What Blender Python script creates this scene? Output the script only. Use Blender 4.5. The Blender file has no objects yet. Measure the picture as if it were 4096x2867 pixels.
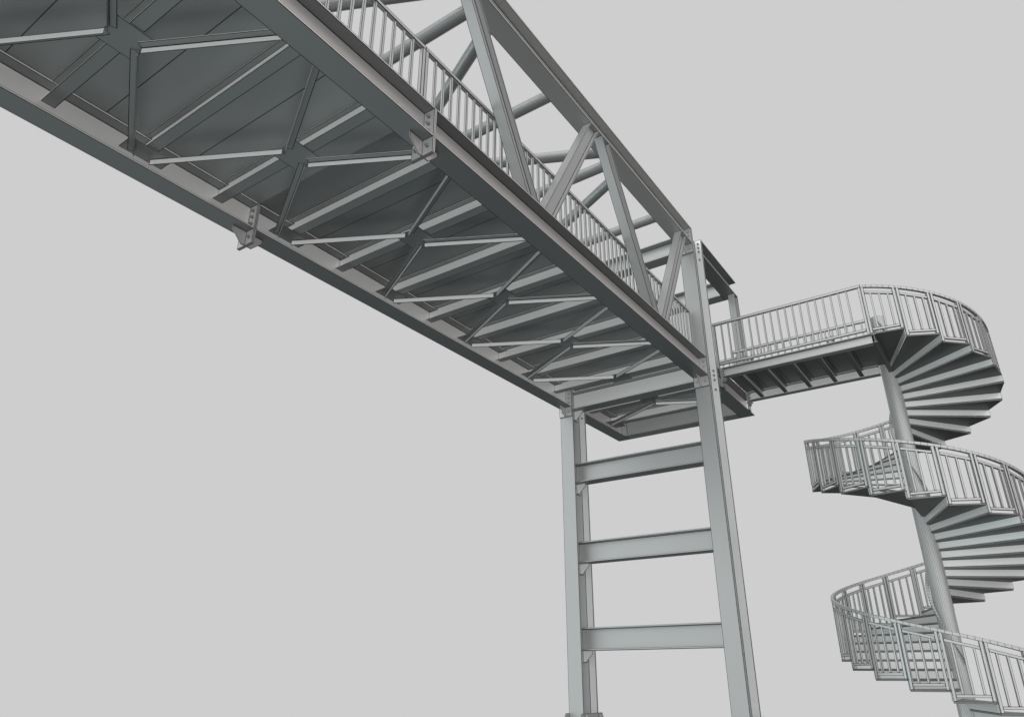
import bpy, math
from mathutils import Vector
S = bpy.context.scene
C = S.collection
ZOFF = 0.92            # camera eye height above the base plates
V = Vector
PI = math.pi

# ---------------------------------------------------------------- materials
def principled(name, base, metal, rough, noise=0.0):
    m = bpy.data.materials.new(name); m.use_nodes = True
    nt = m.node_tree; b = nt.nodes['Principled BSDF']
    b.inputs['Metallic'].default_value = metal
    b.inputs['Roughness'].default_value = rough
    if noise:
        tc = nt.nodes.new('ShaderNodeTexCoord'); n = nt.nodes.new('ShaderNodeTexNoise')
        n.inputs['Scale'].default_value = 1.7; n.inputs['Detail'].default_value = 4
        r = nt.nodes.new('ShaderNodeMapRange')
        r.inputs['To Min'].default_value = 1 - noise; r.inputs['To Max'].default_value = 1 + noise
        mx = nt.nodes.new('ShaderNodeVectorMath'); mx.operation = 'SCALE'
        mx.inputs[0].default_value = base
        nt.links.new(tc.outputs['Object'], n.inputs['Vector'])
        nt.links.new(n.outputs['Fac'], r.inputs['Value'])
        nt.links.new(r.outputs['Result'], mx.inputs['Scale'])
        nt.links.new(mx.outputs['Vector'], b.inputs['Base Color'])
    else:
        b.inputs['Base Color'].default_value = (*base, 1)
    return m
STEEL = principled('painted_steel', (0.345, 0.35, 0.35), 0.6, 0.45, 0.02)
BEAM = principled('steel_lit_grey', (0.66, 0.67, 0.665), 0.55, 0.48, 0.02)  # brighter copy of the steel; stands in for light on upright faces
ANGLE = principled('angle_lit_leg_grey', (0.70, 0.705, 0.70), 0.5, 0.5, 0.02)  # same steel lightened: light on the upright brace legs put into colour
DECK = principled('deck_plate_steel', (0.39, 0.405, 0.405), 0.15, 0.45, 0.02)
RAIL = principled('railing_steel', (0.42, 0.425, 0.425), 0.55, 0.48, 0.02)
TREAD = principled('tread_plate_steel', (0.15, 0.153, 0.152), 0.5, 0.5, 0.02)  # dark tone stands in for shade on the undersides
RISER = principled('riser_plate_steel', (0.56, 0.57, 0.565), 0.45, 0.5, 0.02)  # lighter copy of the stair steel: light on the risers painted in
WEB = principled('girder_web_lit_grey', (0.70, 0.685, 0.68), 0.55, 0.45, 0.02)  # left girder web: brightness of the lit face put into the base colour
FLANGE = principled('flange_shaded_grey', (0.33, 0.342, 0.342), 0.6, 0.45, 0.02)  # darker than the webs: underside shade put into the colour
WEB2 = principled('outer_girder_web_lit_grey', (0.47, 0.452, 0.447), 0.55, 0.45, 0.02)  # painted-in light on right girder webs, landing webs and stiffeners
FLANGE2 = principled('span_flange_shaded_grey', (0.25, 0.258, 0.258), 0.6, 0.45, 0.02)  # deeper shade painted in for steel farther along the bridge
DECK2 = principled('deck_plate_shaded', (0.23, 0.238, 0.238), 0.15, 0.45, 0.02)  # darker copy of the deck steel: fall-off of light put into colour
CHORD = principled('top_chord_grey', (0.50, 0.50, 0.495), 0.6, 0.45, 0.02)
POLE = principled('pole_steel', (0.42, 0.425, 0.425), 0.55, 0.5, 0.02)
EDGE = principled('dark_edge_joint', (0.012, 0.014, 0.014), 0.0, 0.8)

# ---------------------------------------------------------------- mesh builder
class MB:
    """collects polygons; every face gets a fine dark joint line along its rim"""
    def __init__(s): s.p = []
    def poly(s, pts): s.p.append([V(q) for q in pts]); return s
    def box(s, x0, x1, y0, y1, z0, z1):
        a = [(x0,y0,z0),(x1,y0,z0),(x1,y1,z0),(x0,y1,z0),(x0,y0,z1),(x1,y0,z1),(x1,y1,z1),(x0,y1,z1)]
        for f in ((0,3,2,1),(4,5,6,7),(0,1,5,4),(1,2,6,5),(2,3,7,6),(3,0,4,7)): s.poly([a[i] for i in f])
        return s
    def loft(s, A, B, caps=True):
        """A, B: matching rings, counter-clockwise seen from the far end of B"""
        A = [V(q) for q in A]; B = [V(q) for q in B]; n = len(A)
        for i in range(n):
            j = (i+1) % n; s.p.append([A[i], A[j], B[j], B[i]])
        if caps: s.p.append(list(reversed(A))); s.p.append(list(B))
        return s
    def prism(s, prof, o, u, v, w, caps=True):
        """profile [(a,b)] in the frame o + a*u + b*v, extruded by vector w"""
        o, u, v, w = V(o), V(u), V(v), V(w)
        A = [o + u*a + v*b for a, b in prof]
        ar = sum(prof[i][0]*prof[(i+1) % len(prof)][1]-prof[(i+1) % len(prof)][0]*prof[i][1] for i in range(len(prof)))
        if (u.cross(v).dot(w) < 0) != (ar < 0): A.reverse()
        return s.loft(A, [q + w for q in A], caps)
    def build(s, name, mat, parent, base=None, w=0.0070, web=None, extra=None, pick=None):
        base = V(base) if base is not None else parent_base(parent)
        vs, fs, mi = [], [], []
        for P in s.p:
            n = len(P)
            nm = V((0,0,0))
            for i in range(n): nm += (P[i]-P[0]).cross(P[(i+1) % n]-P[0])
            if nm.length < 1e-12: continue
            nm.normalize()
            el = [(P[(i+1) % n]-P[i]) for i in range(n)]
            # narrowest extent of the face limits the line width
            lim = 1e9
            for i in range(n):
                d = el[i].length
                if d < 1e-6: continue
                inn = nm.cross(el[i]/d)
                lim = min(lim, max((q-P[i]).dot(inn) for q in P))
            ww = min(w, 0.15*lim)
            k = len(vs)
            vs += [tuple(q-base) for q in P]
            ok = ww > 1e-5 and all(e.length > 1e-6 for e in el)
            if ok:
                ins = []
                for i in range(n):
                    n1 = nm.cross(el[i-1].normalized()); n2 = nm.cross(el[i].normalized())
                    den = 1 + n1.dot(n2)
                    ins.append(P[i] + (n1+n2)*(ww/max(den, 0.25)))
                vs += [tuple(q-base) for q in ins]
                fs.append([k+n+i for i in range(n)]); mi.append(pick(nm, sum(P, V((0,0,0)))/n) if pick else 2 if web and abs(nm.z) < .5 else 0)  # upright faces take the web grey: light by facing put into colour
                for i in range(n):
                    j = (i+1) % n
                    fs.append([k+i, k+j, k+n+j, k+n+i]); mi.append(1)
            else:
                fs.append([k+i for i in range(n)]); mi.append(0)
        me = bpy.data.meshes.new(name); me.from_pydata(vs, [], fs)
        me.materials.append(mat); me.materials.append(EDGE)
        for x in ([web] if web else extra or []): me.materials.append(x)
        me.polygons.foreach_set('material_index', mi); me.update()
        o = bpy.data.objects.new(name, me); C.objects.link(o); o.parent = parent
        return o

BASES = {}
def parent_base(o):
    while o.parent: o = o.parent
    return BASES[o.name]
def thing(name, label, cat, base, group=None):
    o = bpy.data.objects.new(name, None); C.objects.link(o)
    BASES[o.name] = V(base); o.location = V(base) + V((0, 0, ZOFF)); o.empty_display_size = 0.3
    o['label'] = label; o['category'] = cat
    if group: o['group'] = group
    return o
def put(proto, parent, loc, rot=None):
    """a further copy of a small part: shares the mesh, own place"""
    o = proto.copy(); C.objects.link(o); o.parent = parent
    o.location = V(loc) - parent_base(parent)
    if rot is not None: o.rotation_euler = rot
    return o

# ---------------------------------------------------------------- profiles
def hprof(b, d, tf, tw):           # (across, along depth) centred
    x, y, w = b/2, d/2, tw/2
    return [(-x,-y),(x,-y),(x,-y+tf),(w,-y+tf),(w,y-tf),(x,y-tf),(x,y),(-x,y),(-x,y-tf),(-w,y-tf),(-w,-y+tf),(-x,-y+tf)]
def hbeam(p0, p1, up, b, d, tf, tw, mb=None):
    p0, p1, up = V(p0), V(p1), V(up)
    ax = (p1-p0).normalized(); side = ax.cross(up).normalized()
    return (mb or MB()).prism(hprof(b, d, tf, tw), p0, side, up, p1-p0)
HEB = dict(b=0.298, d=0.395, tf=0.024, tw=0.0135)
def hex_ring(r, n=6, ph=0.0): return [(r*math.cos(ph+2*PI*i/n), r*math.sin(ph+2*PI*i/n)) for i in range(n)]

def bolt_mesh(axis, kind):
    """hexagon head or nut with its threaded end, along +axis from the plate face at the origin"""
    m = MB(); a = V(axis); u = V((0,0,1)); v = a.cross(u)
    m.prism(hex_ring(0.0235), (0,0,0), u, v, a*0.019)
    if kind == 'nut': m.prism(hex_ring(0.0125, 12), a*0.019, u, v, a*0.026)
    return m
BOLTS = {}
def bolt(parent, loc, axis, kind):
    k = (tuple(axis), kind)
    if k not in BOLTS:
        o = bolt_mesh(axis, kind).build('bolt', RAIL, parent, base=(0,0,0), w=0.0032)
        o.location = V(loc) - parent_base(parent); BOLTS[k] = o
        return o
    return put(BOLTS[k], parent, loc)

XS = 4.415                      # face of the bolted splice
YR, YL = 4.21, 7.19             # girder centre lines
YM = (YR+YL)/2
ZB, ZT = 5.2, 5.595             # girder bottom and top
ZC0, ZC1 = 8.13, 8.525          # top chord bottom and top
XC0, XC1 = 12.371, 12.918       # column front and rear face

def end_plate(parent, x0, x1, yc, zb, zt, side, kind, name='end_plate'):
    """vertical bolted plate on a girder end; side = -1: stiffener and bolts on the -X face"""
    pl = MB().box(x0, x1, yc-0.149, yc+0.149, zb-0.203, zt).build(name, RAIL, parent)
    xf = x0 if side < 0 else x1
    s = side
    prof = [(0,0),(s*0.20,0),(s*0.20,-0.055),(s*0.062,-0.20),(0,-0.20)]
    MB().prism(prof, (xf, yc-0.006, zb), (1,0,0), (0,0,1), (0,0.012,0)).build('stiffener', WEB2, pl)
    if kind:
        for dz in (0.295, 0.198, 0.100, -0.098):
            for dy in (-0.078, 0.084):
                bolt(pl, (xf, yc+dy, zb+dz), (s,0,0), kind)
    return pl

def cross_beam(parent, xc):
    b = 0.137/2
    o = MB()
    o.box(xc-b, xc+b, YR+0.008, YL-0.008, 5.40, 5.410)
    o.prism([(YR+.008,5.41),(YL-.008,5.41),(YL-.008,5.56),(YL-.20,5.56),(YL-.165,5.583),(YR+.165,5.583),(YR+.20,5.56),(YR+.008,5.56)],
            (xc-0.0035,0,0), (0,1,0), (0,0,1), (0.007,0,0))
    o.box(xc-b, xc+b, YR+0.152, YL-0.152, 5.583, 5.593)
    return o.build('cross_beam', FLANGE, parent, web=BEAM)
def gusset_mid(parent, xc): return MB().box(xc-.176, xc+.176, YM-.20, YM+.20, 5.388, 5.3985).build('gusset_plate', FLANGE if parent is ns else FLANGE2, parent)
def gusset_side(parent, xc, left):
    y0, y1 = (6.922, YL-.009) if left else (YR+.009, 4.478)
    return MB().box(xc-.25, xc+.25, y0, y1, 5.388, 5.3985).build('gusset_plate', FLANGE if parent is ns else FLANGE2, parent)
def brace(parent, p, q, sx, mat=None):
    """steel angle under the gussets, heel line p-q, flat leg towards sx"""
    p, q = V((*p, 0)), V((*q, 0)); ax = (q-p).normalized(); sd = V((ax.y, -ax.x, 0))
    if sd.x*sx < 0: sd = -sd
    prof = [(0,5.387),(.075,5.387),(.075,5.379),(.008,5.379),(.008,5.312),(0,5.312)]
    return MB().prism(prof, p, sd, (0,0,1), q-p).build('diagonal_brace', FLANGE if parent is ns else FLANGE2, parent, web=mat or ANGLE)
def brace_set(parent, xm, fwd=True, back=True):
    """the four angles that leave the centre gusset at xm"""
    for sy in (1, -1):
        if fwd: brace(parent, (xm+.15, YM+sy*.025), (xm+.898, YM+sy*1.415), -1, (STEEL if parent is ns else RAIL) if sy > 0 else ANGLE)  # legs turned away from the light get a darker grey painted in
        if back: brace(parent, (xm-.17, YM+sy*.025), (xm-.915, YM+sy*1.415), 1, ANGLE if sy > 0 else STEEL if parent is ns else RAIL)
def deck(parent, x0, x1, n, mat=None):
    s = (x1-x0)/n
    for k in range(n):
        MB().box(x0+k*s+.0003, x0+(k+1)*s-.0003, YR-.03, YL+.03, 5.5965, 5.606).build('deck_panel', mat or DECK, parent, w=.0045)
def truss_diag(parent, xb, xt, yc=4.139, mat=None):
    """leaning H section between girder and top chord, ends cut level"""
    d = V((xt-xb, 0, ZC0-ZT)); ax = d.normalized(); dep = V((-ax.z, 0, ax.x)); side = V((0,1,0))
    P = hprof(0.158, 0.225, 0.013, 0.009)
    A, B = [], []
    for a, b in P:
        off = side*a + dep*b; o = V((xb, yc, ZT)) + off
        A.append(o + ax*((ZT+.001-o.z)/ax.z)); B.append(o + ax*((ZC0-.001-o.z)/ax.z))
    if side.cross(dep).dot(ax) < 0: A.reverse(); B.reverse()
    return MB().loft(A, B).build('truss_diagonal', mat or STEEL, parent)
def pipe(parent, p, q, r=0.0955, n=32):
    p, q = V(p), V(q); ax = (q-p).normalized(); u = V((0,0,1)); v = ax.cross(u)
    o = MB().prism(hex_ring(r, n), p, u, v, q-p).build('bracing_pipe', STEEL, parent, w=0.0016)
    for e, s in ((p, 1), (q, -1)):              # flat plate let into the slotted pipe end
        a = ax*s; c = e - a*0.19
        MB().prism([(-r-.002,-.006),(r+.002,-.006),(r+.002,.006),(-r-.002,.006)], c, v, u, a*0.36).build('slot_plate', STEEL, o)
    return o
ZP = 8.343

# ================================================================ bridge, span nearest the viewer
X0 = -3.503
ns = thing('bridge_span', 'nearer steel footbridge span overhead, running off the top left from the bolted splice', 'bridge span', (0.5, YM, ZB), 'footbridge spans')
for yc in (YR, YL):
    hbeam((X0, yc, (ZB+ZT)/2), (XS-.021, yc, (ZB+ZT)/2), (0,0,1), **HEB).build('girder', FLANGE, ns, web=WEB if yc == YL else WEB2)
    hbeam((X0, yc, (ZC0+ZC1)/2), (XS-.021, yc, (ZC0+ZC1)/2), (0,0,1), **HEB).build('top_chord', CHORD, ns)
    end_plate(ns, XS-.020, XS-.0005, yc, ZB, ZT-.004, -1, 'nut', 'splice_plate')
for k in range(4):
    xc = 3.925 - .995*k; cross_beam(ns, xc)
    if k % 2 == 0: gusset_mid(ns, xc); brace_set(ns, xc, True, True)
    else: gusset_side(ns, xc, True); gusset_side(ns, xc, False)
for x in (3.925-.995*4, 3.925-.995*5): cross_beam(ns, x)
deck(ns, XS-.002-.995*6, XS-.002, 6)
for xb, xt in ((2.51, 3.96), (-1.2, 0.27), (2.12, .63)): truss_diag(ns, xb, xt)
for x in (3.42, 1.44): pipe(ns, (x, 4.42, ZP), (x, 6.98, ZP))
pipe(ns, (1.80, 4.42, ZP), (3.06, 6.98, ZP))

# ================================================================ bridge, span that ends at the columns
ms = thing('bridge_span', 'farther steel footbridge span between the bolted splice plates and the two tall columns', 'bridge span', (8.4, YM, ZB), 'footbridge spans')
XE = XC0 - .038
for yc in (YR, YL):
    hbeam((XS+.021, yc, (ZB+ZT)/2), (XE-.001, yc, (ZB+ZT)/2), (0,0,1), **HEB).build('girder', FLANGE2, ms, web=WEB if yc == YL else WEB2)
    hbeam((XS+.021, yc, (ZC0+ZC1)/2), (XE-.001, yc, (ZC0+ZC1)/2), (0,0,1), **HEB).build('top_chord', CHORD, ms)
    end_plate(ms, XS+.0005, XS+.020, yc, ZB, ZT-.004, 1, None, 'splice_plate')
    end_plate(ms, XE, XC0-.001, yc, ZB, ZT-.004, -1, 'head')
    end_plate(ms, XE, XC0-.001, yc, ZC0, ZC1-.004, -1, 'head')
XB = [4.945+.993*k for k in range(8)]
for k, xc in enumerate(XB):
    cross_beam(ms, xc)
    if k % 2: gusset_mid(ms, xc); brace_set(ms, xc, k < 7, True)
    else: gusset_side(ms, xc, True); gusset_side(ms, xc, False)
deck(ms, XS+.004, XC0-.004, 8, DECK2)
for xb, xt in ((6.33,4.90),(6.74,8.20),(10.06,8.565),(10.45,11.895)): truss_diag(ms, xb, xt, mat=RAIL if xb > xt else STEEL)  # lighter copy on one lean stands in for light on those diagonals
for x in (5.424, 7.395, 9.385, 11.357): pipe(ms, (x, 4.42, ZP), (x, 6.98, ZP))
for xr, xl in ((5.06,3.78),(5.785,7.05),(9.03,7.75),(9.735,11.0)): pipe(ms, (xr, 4.40, ZP), (xl, 7.0, ZP))

# ================================================================ support frame
sf = thing('support_frame', 'tall steel frame of two columns joined by level cross beams under the bridge', 'support frame', (12.645, YM, -.92))
XM = (XC0+XC1)/2
for yc in (YR, YL):
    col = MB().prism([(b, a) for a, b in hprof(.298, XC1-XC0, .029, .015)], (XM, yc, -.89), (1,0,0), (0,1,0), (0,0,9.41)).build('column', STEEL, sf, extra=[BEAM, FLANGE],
        pick=lambda nm, c: 2 if nm.x < -.9 and c.x > XM else 3 if nm.y < -.9 and XC0+.04 < c.x < XC1-.04 else 0)  # rear flange lightened, web darkened: light and shade put into the colour
    bp = MB().box(XC0-.36, XC1+.36, yc-.45, yc+.45, -.92, -.8905).build('base_plate', STEEL, sf)
    for sy in (-1, 1):
        ya = yc + sy*.150; yb = ya + sy*.02
        MB().prism([(XC0-.30,-.89),(XC1+.30,-.89),(XC1+.105,-.585),(XC0-.095,-.585)], (0, min(ya,yb), 0), (1,0,0), (0,0,1), (0,.02,0)).build('stiffener', STEEL, bp)
        for xf in (XC0+.01, XC1-.03):
            MB().prism([(sy*0,-.89),(sy*.20,-.89),(sy*.055,-.587),(sy*0,-.587)], (xf, yb+sy*.001, 0), (0,1,0), (0,0,1), (.02,0,0)).build('stiffener', STEEL, bp)
    for zz in (ZB, ZC0):              # nuts on the rear flange, where the spans are bolted through
        for dz in (0.295, 0.198, 0.100, -0.098):
            for dy in (-0.084, 0.084): bolt(col, (XC1-.029, yc+dy, zz+dz), (-1,0,0), 'nut')
    if yc == YR:
        for zz in (ZB, 3.615, 2.035, .458, ZC0):    # nuts on the outer side of the web
            for dz in (0.295, 0.198, 0.100, -0.098):
                for dx in (.085, -.085): bolt(col, (XM+dx, yc-.0075, zz+dz), (0,-1,0), 'nut')
for zb in (ZB, 3.615, 2.035, .458, ZC0):
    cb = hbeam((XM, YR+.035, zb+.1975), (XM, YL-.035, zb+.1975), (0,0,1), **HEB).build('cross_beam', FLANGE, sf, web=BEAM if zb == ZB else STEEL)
    for yc, s in ((YR, 1), (YL, -1)):
        ya, yb = sorted((yc+s*.0085, yc+s*.0345))
        pl = MB().box(XM-.149, XM+.149, ya, yb, zb-.203, zb+.39).build('end_plate', RAIL, cb)
        yf = yc+s*.0345
        MB().prism([(0,0),(s*.20,0),(s*.20,-.055),(s*.062,-.20),(0,-.20)], (XM-.006, yf, zb), (0,1,0), (0,0,1), (.012,0,0)).build('stiffener', BEAM, cb)
        if s < 0:
            for dz in (0.295, 0.198, 0.100, -0.098):
                bolt(cb, (XM-.085, yf, zb+dz), (0,s,0), 'head')

# ================================================================ landing platform behind the columns
lp = thing('landing_platform', 'short steel landing frame with overhead beams behind the two columns', 'platform', (14.0, YM, ZB))
XP = 15.108
for yc in (YR, YL):
    hbeam((XC1+.022, yc, (ZB+ZT)/2), (XP, yc, (ZB+ZT)/2), (0,0,1), **HEB).build('girder', FLANGE2, lp, web=WEB2)
    hbeam((XC1+.022, yc, (ZC0+ZC1)/2), (XP, yc, (ZC0+ZC1)/2), (0,0,1), **HEB).build('top_chord', FLANGE2, lp, web=STEEL)
    for zb, zt in ((ZB,ZT),(ZC0,ZC1)): end_plate(lp, XC1+.001, XC1+.021, yc, zb, zt-.004, 1, None)
    y0 = 4.139 if yc == YR else 7.261
    MB().prism([(b, a) for a, b in hprof(.158, .236, .013, .009)], (14.994, y0, ZT+.001), (1,0,0), (0,1,0), (0,0,ZC0-ZT-.002)).build('post', STEEL, lp)
for zc in (ZB, ZC0):
    m = hbeam((14.959, YR+.1505, zc+.1975), (14.959, YL-.1505, zc+.1975), (0,0,1), **HEB)
    for ya, yb in ((YR+.008, YR+.1503), (YL-.1503, YL-.008)): m.box(14.959-.00675, 14.959+.00675, ya, yb, zc+.026, zc+.369)
    m.build('end_beam', FLANGE, lp, web=STEEL)
for xc in (13.41, 14.40): cross_beam(lp, xc)
gusset_mid(lp, 13.41); gusset_side(lp, 14.40, True); gusset_side(lp, 14.40, False); brace_set(lp, 13.41, True, False)
deck(lp, XC1+.004, XP-.05, 2, DECK2)
MB().box(XC0+.001, XC1+.0035, YR+.155, YL-.155, 5.5965, 5.606).build('deck_panel', DECK2, lp)

# ================================================================ bridge railings
def bal(parent, x, y, z0, z1, s=.030, name='baluster', w=.0065): return MB().box(x-s/2, x+s/2, y-s/2, y+s/2, z0, z1).build(name, RAIL, parent, w=w)
def bridge_rail(label, x0, x1, xmin=-99):
    t = thing('railing', label, 'railing', ((x0+x1)/2, 4.292, 5.607), 'bridge railings')
    MB().box(x0, x1, 4.267, 4.317, 6.575, 6.625).build('handrail', RAIL, t)
    MB().box(x0+.051, x1-.051, 4.272, 4.312, 5.68, 5.72).build('bottom_rail', RAIL, t)
    for x in (x0+.025, x1-.025): bal(t, x, 4.292, 5.607, 6.574, .050, 'post')
    n = int(round((x1-x0-.10)/.1475)); s = (x1-x0-.10)/n
    pr = None; rest = MB()
    for k in range(1, n):
        x = x0+.05+k*s
        if x < xmin: rest.box(x-.015, x+.015, 4.277, 4.307, 5.7205, 6.5745)
        elif pr is None: pr = MB().box(x-.015, x+.015, 4.277, 4.307, 5.7205, 6.5745).build('baluster', RAIL, t, base=(x, 4.292, 5.607)); pr.location = V((x, 4.292, 5.607))-parent_base(t)
        else: put(pr, t, (x, 4.292, 5.607))
    if rest.p: o = rest.build('baluster', RAIL, t); o['kind'] = 'stuff'
    return t
bridge_rail('steel baluster railing along the bridge span nearer the viewer, cut off by the top edge', X0, 4.4175, 1.9)
bridge_rail('long steel baluster railing behind the leaning truss members, ending at the right column', 4.4185, 12.302)

# ================================================================ walkway from the platform to the stair
wk = thing('walkway', 'short steel walkway linking the landing behind the columns to the spiral stair', 'walkway', (13.945, 2.6, 5.41))
WS = dict(b=.147, d=.188, tf=.012, tw=.008); ZW = 5.505
for xc, ye in ((13.145, 1.29), (14.745, 1.442)):
    st = hbeam((xc, 4.016, ZW), (xc, ye, ZW), (0,0,1), **WS).build('stringer', FLANGE, wk, w=.0058, web=RAIL if xc < 14 else BEAM)
    a = MB().box(xc-.0735, xc+.0735, 4.0385, 4.0595, 5.203, 5.59).build('end_plate', STEEL, st, w=.0058)
    b = MB().box(xc-.0735, xc+.0735, 4.0170, 4.0375, 5.315, 5.6).build('end_plate', STEEL, st, w=.0058)
    MB().prism([(0,0),(-.06,0),(-.02,-.085),(0,-.085)], (xc-.005, 4.0165, 5.408), (0,1,0), (0,0,1), (.01,0,0)).build('stiffener', STEEL, st, w=.0058)
    for z in (5.55, 5.475, 5.375):
        for dx in (-.045, .045):
            bolt(st, (xc+dx, 4.0165, z), (0,-1,0), 'nut'); bolt(st, (xc+dx, 4.0600, z), (0,1,0), 'head')
CB = dict(b=.080, d=.158, tf=.008, tw=.006)
for y in (3.722, 3.236, 2.745, 2.254, 1.763):
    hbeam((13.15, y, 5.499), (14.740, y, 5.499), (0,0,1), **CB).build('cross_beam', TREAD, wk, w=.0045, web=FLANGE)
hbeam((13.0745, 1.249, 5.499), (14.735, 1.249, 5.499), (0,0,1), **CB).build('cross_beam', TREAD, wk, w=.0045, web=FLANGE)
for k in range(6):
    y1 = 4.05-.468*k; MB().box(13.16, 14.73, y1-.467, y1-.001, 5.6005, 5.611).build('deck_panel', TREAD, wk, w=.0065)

def straight_rail(label, x0, x1, y0, y1, n, first, step, clamps=(), group='walkway railings'):
    t = thing('railing', label, 'railing', ((x0+x1)/2, (y0+y1)/2, 5.612), group)
    MB().box(x0, x1, y0, y1, 6.558, 6.610).build('handrail', RAIL, t, w=.0058)
    MB().box(x0+.003, x1-.003, y0+.051, y1-.051, 5.678, 5.724).build('bottom_rail', RAIL, t, w=.0058)
    xc = (x0+x1)/2
    for y in (y0+.0245, y1-.0245): bal(t, xc, y, 5.612, 6.557, .046, 'post', .0058)
    for k in range(n): bal(t, xc, first-k*step, 5.7245, 6.5575, .030, 'baluster', .0045)
    for y in clamps:
        c = MB().box(xc-.045, xc+.045, y-.065, y+.065, 5.664, 5.6775).build('clamp', STEEL, t, w=.0058)
        MB().box(xc-.03, xc+.03, y-.032, y+.032, 5.600, 5.6635).build('stub', STEEL, c, w=.0058)
        for sx in (-1, 1):
            for sy in (-1, 1):
                MB().prism(hex_ring(.013), (xc+sx*.034, y+sy*.050, 5.645), (1,0,0), (0,1,0), (0,0,.0185)).build('bolt', STEEL, c, w=.0065)
                MB().prism(hex_ring(.013), (xc+sx*.034, y+sy*.050, 5.724), (1,0,0), (0,1,0), (0,0,.012)).build('bolt', STEEL, c, w=.0065)
    return t
straight_rail('straight baluster railing along the near side of the walkway to the spiral stair', 13.10, 13.15, 1.301, 4.112, 19, 3.953+.123, .1405, (3.466, 1.976))
straight_rail('straight baluster railing on the far side of the walkway, seen through the near one', 14.66, 14.71, 1.420, 4.265, 19, 4.11, .1405, (3.466, 1.976))
t = thing('railing', 'low looking railing on the far edge of the landing, seen behind the walkway balusters', 'railing', (15.02, 5.7, 5.612))
MB().box(14.995, 15.045, 4.265, 7.13, 6.558, 6.610).build('handrail', RAIL, t, w=.0058)
MB().box(14.998, 15.042, 4.33, 7.08, 5.678, 5.724).build('bottom_rail', RAIL, t, w=.0058)
for y in (4.29, 7.105): bal(t, 15.02, y, 5.607, 6.557, .046, 'post', .0058)
for k in range(1, 20): bal(t, 15.02, 4.29+k*.14075, 5.7245, 6.5575, .030, 'baluster', .0045)

# ================================================================ spiral staircase
CX, CY, RT, Z0S, HS, DT = 14.873, 1.301, 1.770, 5.589, .1483, 18.0
NT = 43
ss = thing('spiral_staircase', 'steel spiral staircase with wedge treads, curved handrail and round centre pole at the right', 'staircase', (CX, CY, -.92))
def cyl(r, deg, z): a = math.radians(deg); return V((CX+r*math.cos(a), CY+r*math.sin(a), z))
def th(i): return 180.0 + DT*i
def railz(deg): return 6.61 - (deg-180.0)/DT*HS
MB().prism(hex_ring(.146, 36), (CX, CY, -.905), (1,0,0), (0,1,0), (0,0,6.655+.905)).build('pole', POLE, ss, w=.0018)
MB().box(CX-.3, CX+.3, CY-.3, CY+.3, -.92, -.9055).build('base_plate', STEEL, ss)
def helix(r0, r1, hgt, a0, a1, step, name):
    m = MB(); n = int(round((a1-a0)/step)); rings = []
    for k in range(n+1):
        a = a0 + (a1-a0)*k/n; z = railz(a)
        rings.append([cyl(r0,a,z-hgt), cyl(r1,a,z-hgt), cyl(r1,a,z), cyl(r0,a,z)])
    for k in range(n):
        A, B = rings[k], rings[k+1]
        for i in range(4):
            j = (i+1) % 4; m.poly([A[i], B[i], B[j], A[j]])
    m.poly(rings[0]); m.poly(list(reversed(rings[-1])))
    return m.build(name, RAIL, ss, w=.0030)
helix(1.712, 1.765, .050, 180.0, th(NT), 3.0, 'handrail')
helix(.157, .207, .050, 180.0, th(NT), 6.0, 'inner_handrail')
def slanted(m, r0, r1, a0, a1, z00, z01, z10, z11):
    """straight bar from angle a0 to a1, bottom/top heights at each end"""
    m.loft([cyl(r0,a0,z00), cyl(r0,a0,z01), cyl(r1,a0,z01), cyl(r1,a0,z00)], [cyl(r0,a1,z10), cyl(r0,a1,z11), cyl(r1,a1,z11), cyl(r1,a1,z10)])
def upright(name, parent, r, deg, z0, z1, s, w=.0058, acc=None):
    a = math.radians(deg); u = V((math.cos(a), math.sin(a), 0)); v = V((-u.y, u.x, 0)); h = s/2
    m = acc if acc else MB()
    m.prism([(-h,-h),(h,-h),(h,h),(-h,h)], cyl(r, deg, z0), u, v, (0,0,z1-z0))
    if acc is None: return m.build(name, RAIL, parent, w=w)
rest = MB()
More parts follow.
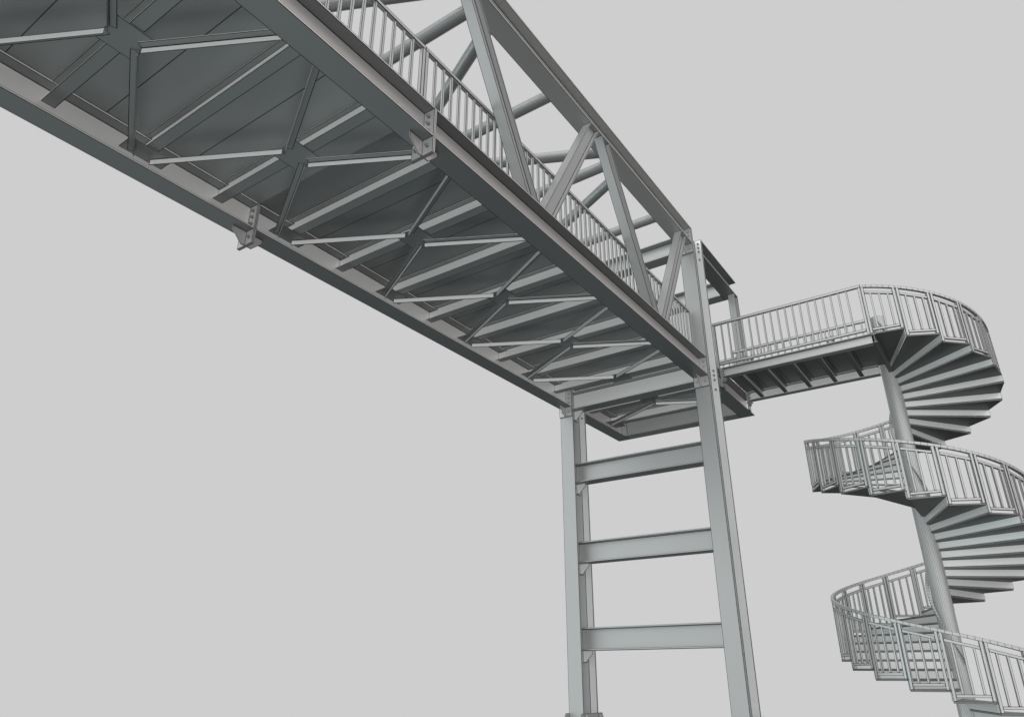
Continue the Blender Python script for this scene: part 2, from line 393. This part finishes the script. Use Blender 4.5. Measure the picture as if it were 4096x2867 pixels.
for i in range(NT):
    a0, a1, z = th(i), th(i)+17.77, Z0S-HS*i
    pts = [cyl(.143,a0,z), cyl(RT,a0,z), cyl(RT,a1,z), cyl(.143,a1,z)]
    up = V((0,0,.027))
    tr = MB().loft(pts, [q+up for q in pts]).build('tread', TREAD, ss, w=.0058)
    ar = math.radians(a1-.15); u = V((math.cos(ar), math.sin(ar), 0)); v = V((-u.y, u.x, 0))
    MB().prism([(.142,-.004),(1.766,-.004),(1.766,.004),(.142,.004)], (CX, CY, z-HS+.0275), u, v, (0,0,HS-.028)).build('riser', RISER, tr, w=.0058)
    # railing bay standing on this tread
    m = MB()
    b0, b1 = a0+1.62, a1-1.62
    slanted(m, 1.722, 1.762, b0, b1, railz(b0)-.172, railz(b0)-.127, railz(b1)-.172, railz(b1)-.127)
    bay = m.build('railing_panel', RAIL, ss, w=.0058)
    m = MB(); slanted(m, 1.722, 1.762, b0, b1, z+.076, z+.117, z+.076, z+.117)
    m.build('lower_rail', RAIL, bay, w=.0058)
    # inside the picture the uprights are single pieces
    mid = cyl(1.74, a0+9, z+.5)
    vis = True
    if mid.x*math.sin(.607)-mid.y*math.cos(.607) > 0:
        fw = mid.x*math.cos(.607)+mid.y*math.sin(.607); rt = mid.x*math.sin(.607)-mid.y*math.cos(.607)
        dep = fw*math.cos(.419)+mid.z*math.sin(.419)
        vis = rt/dep < .735 and mid.z > -.55
    for aa in (a0+.87, a1-.87):
        upright('post', bay, 1.742, aa, z+.0275, railz(aa)-.044, .045)
    for k in (4.6, 9.1, 13.6):
        aa = a0+k
        if vis: upright('baluster', bay, 1.742, aa, z+.1175, railz(aa)-.165, .030)
        else: upright('baluster', bay, 1.742, aa, z+.1175, railz(aa)-.165, .030, acc=rest)
if rest.p:
    o = rest.build('baluster', RAIL, ss, w=.0058); o['kind'] = 'stuff'

# ================================================================ light
FILL_GLOWS = ((120, -6, 30, (4.2,4.97,5.07)), (145, -6, 30, (.75,.79,.80)), (150, 18, 10, (.78,.82,.82)),
         (300, 22, 7, (.72,.67,.66)), (285, 60, 6, (.70,.66,.65)), (70, -62, 12, (.66,.72,.72)), (60, -85, 8, (.12,.13,.13)))
w = bpy.data.worlds.new('World'); S.world = w; w.use_nodes = True
nt = w.node_tree; nt.nodes.clear()
def N(t, **k):
    n = nt.nodes.new(t)
    for a, b in k.items(): setattr(n, a, b)
    return n
def math_(op, a, b=None, c=None):
    n = N('ShaderNodeMath', operation=op)
    for i, x in enumerate((a, b, c)):
        if x is None: continue
        if isinstance(x, (int, float)): n.inputs[i].default_value = x
        else: nt.links.new(x, n.inputs[i])
    return n.outputs[0]
def dot(vec, d):
    n = N('ShaderNodeVectorMath', operation='DOT_PRODUCT'); nt.links.new(vec, n.inputs[0])
    n.inputs[1].default_value = V(d).normalized(); return n.outputs['Value']
def ramp(x, a, b):
    n = N('ShaderNodeMapRange', interpolation_type='SMOOTHSTEP'); nt.links.new(x, n.inputs['Value'])
    n.inputs['From Min'].default_value = a; n.inputs['From Max'].default_value = b
    return n.outputs['Result']
def mixc(f, a, b):
    n = N('ShaderNodeMix', data_type='RGBA'); nt.links.new(f, n.inputs['Factor'])
    for x, i in ((a, 6), (b, 7)):
        if isinstance(x, tuple): n.inputs[i].default_value = (*x, 1)
        else: nt.links.new(x, n.inputs[i])
    return n.outputs[2]
D = N('ShaderNodeTexCoord').outputs['Generated']
def vadd(a, b):
    n = N('ShaderNodeVectorMath', operation='ADD'); nt.links.new(a, n.inputs[0])
    if isinstance(b, tuple): n.inputs[1].default_value = b
    else: nt.links.new(b, n.inputs[1])
    return n.outputs[0]
def vscale(c, f):
    n = N('ShaderNodeVectorMath', operation='SCALE'); n.inputs[0].default_value = c
    nt.links.new(f, n.inputs['Scale']); return n.outputs[0]
def direc(az, el):
    a, e = math.radians(az), math.radians(el); return (math.cos(a)*math.cos(e), math.sin(a)*math.cos(e), math.sin(e))
# a plain pale sky over the half of the horizon that the structure stands against,
# dimmer behind, with added unseen glows, some below the horizon, to light the steel
hor = ramp(dot(D, (0,0,1)), -.16, -.075)
face = math_('MULTIPLY', ramp(dot(D, (.7505,.5210,.4070)), .15, .74), hor)
inv = math_('SUBTRACT', 1.0, face)
def glow(az, el, k, c):
    f = math_('EXPONENT', math_('MULTIPLY', math_('SUBTRACT', dot(D, direc(az, el)), 1.0), float(k)))
    return vscale(c, math_('MULTIPLY', f, inv))
col = vscale((.617,.617,.617), face)
for az, el, k, c in FILL_GLOWS: col = vadd(col, glow(az, el, k, c))
bg = N('ShaderNodeBackground'); out = N('ShaderNodeOutputWorld')
nt.links.new(col, bg.inputs['Color']); bg.inputs['Strength'].default_value = 1.0
nt.links.new(bg.outputs[0], out.inputs['Surface'])

sun = bpy.data.lights.new('sun', 'SUN'); sun.energy = 3.7; sun.angle = math.radians(115); sun.color = (.99, 1.0, .99)
sun.use_shadow = False      # the picture shows no cast shadows anywhere
so = bpy.data.objects.new('sun', sun); C.objects.link(so); so.location = (-5, 0, 12)
so.rotation_euler = (-V(direc(213, 36))).to_track_quat('-Z', 'Y').to_euler()

# ================================================================ camera
yaw, pit = 0.606976, 0.419014
cd = bpy.data.cameras.new('camera'); cd.sensor_width = 36; cd.lens = 2861.9/4096*36; cd.clip_end = 500; cd.clip_start = .05
co = bpy.data.objects.new('camera', cd); C.objects.link(co)
co.location = (0, 0, ZOFF)
f = V((math.cos(yaw)*math.cos(pit), math.sin(yaw)*math.cos(pit), math.sin(pit)))
co.rotation_euler = f.to_track_quat('-Z', 'Y').to_euler()
S.camera = co
S.view_settings.view_transform = 'Standard'; S.view_settings.look = 'None'; S.view_settings.exposure = 0
S.cycles.max_bounces = 8; S.cycles.diffuse_bounces = 6; S.cycles.glossy_bounces = 6
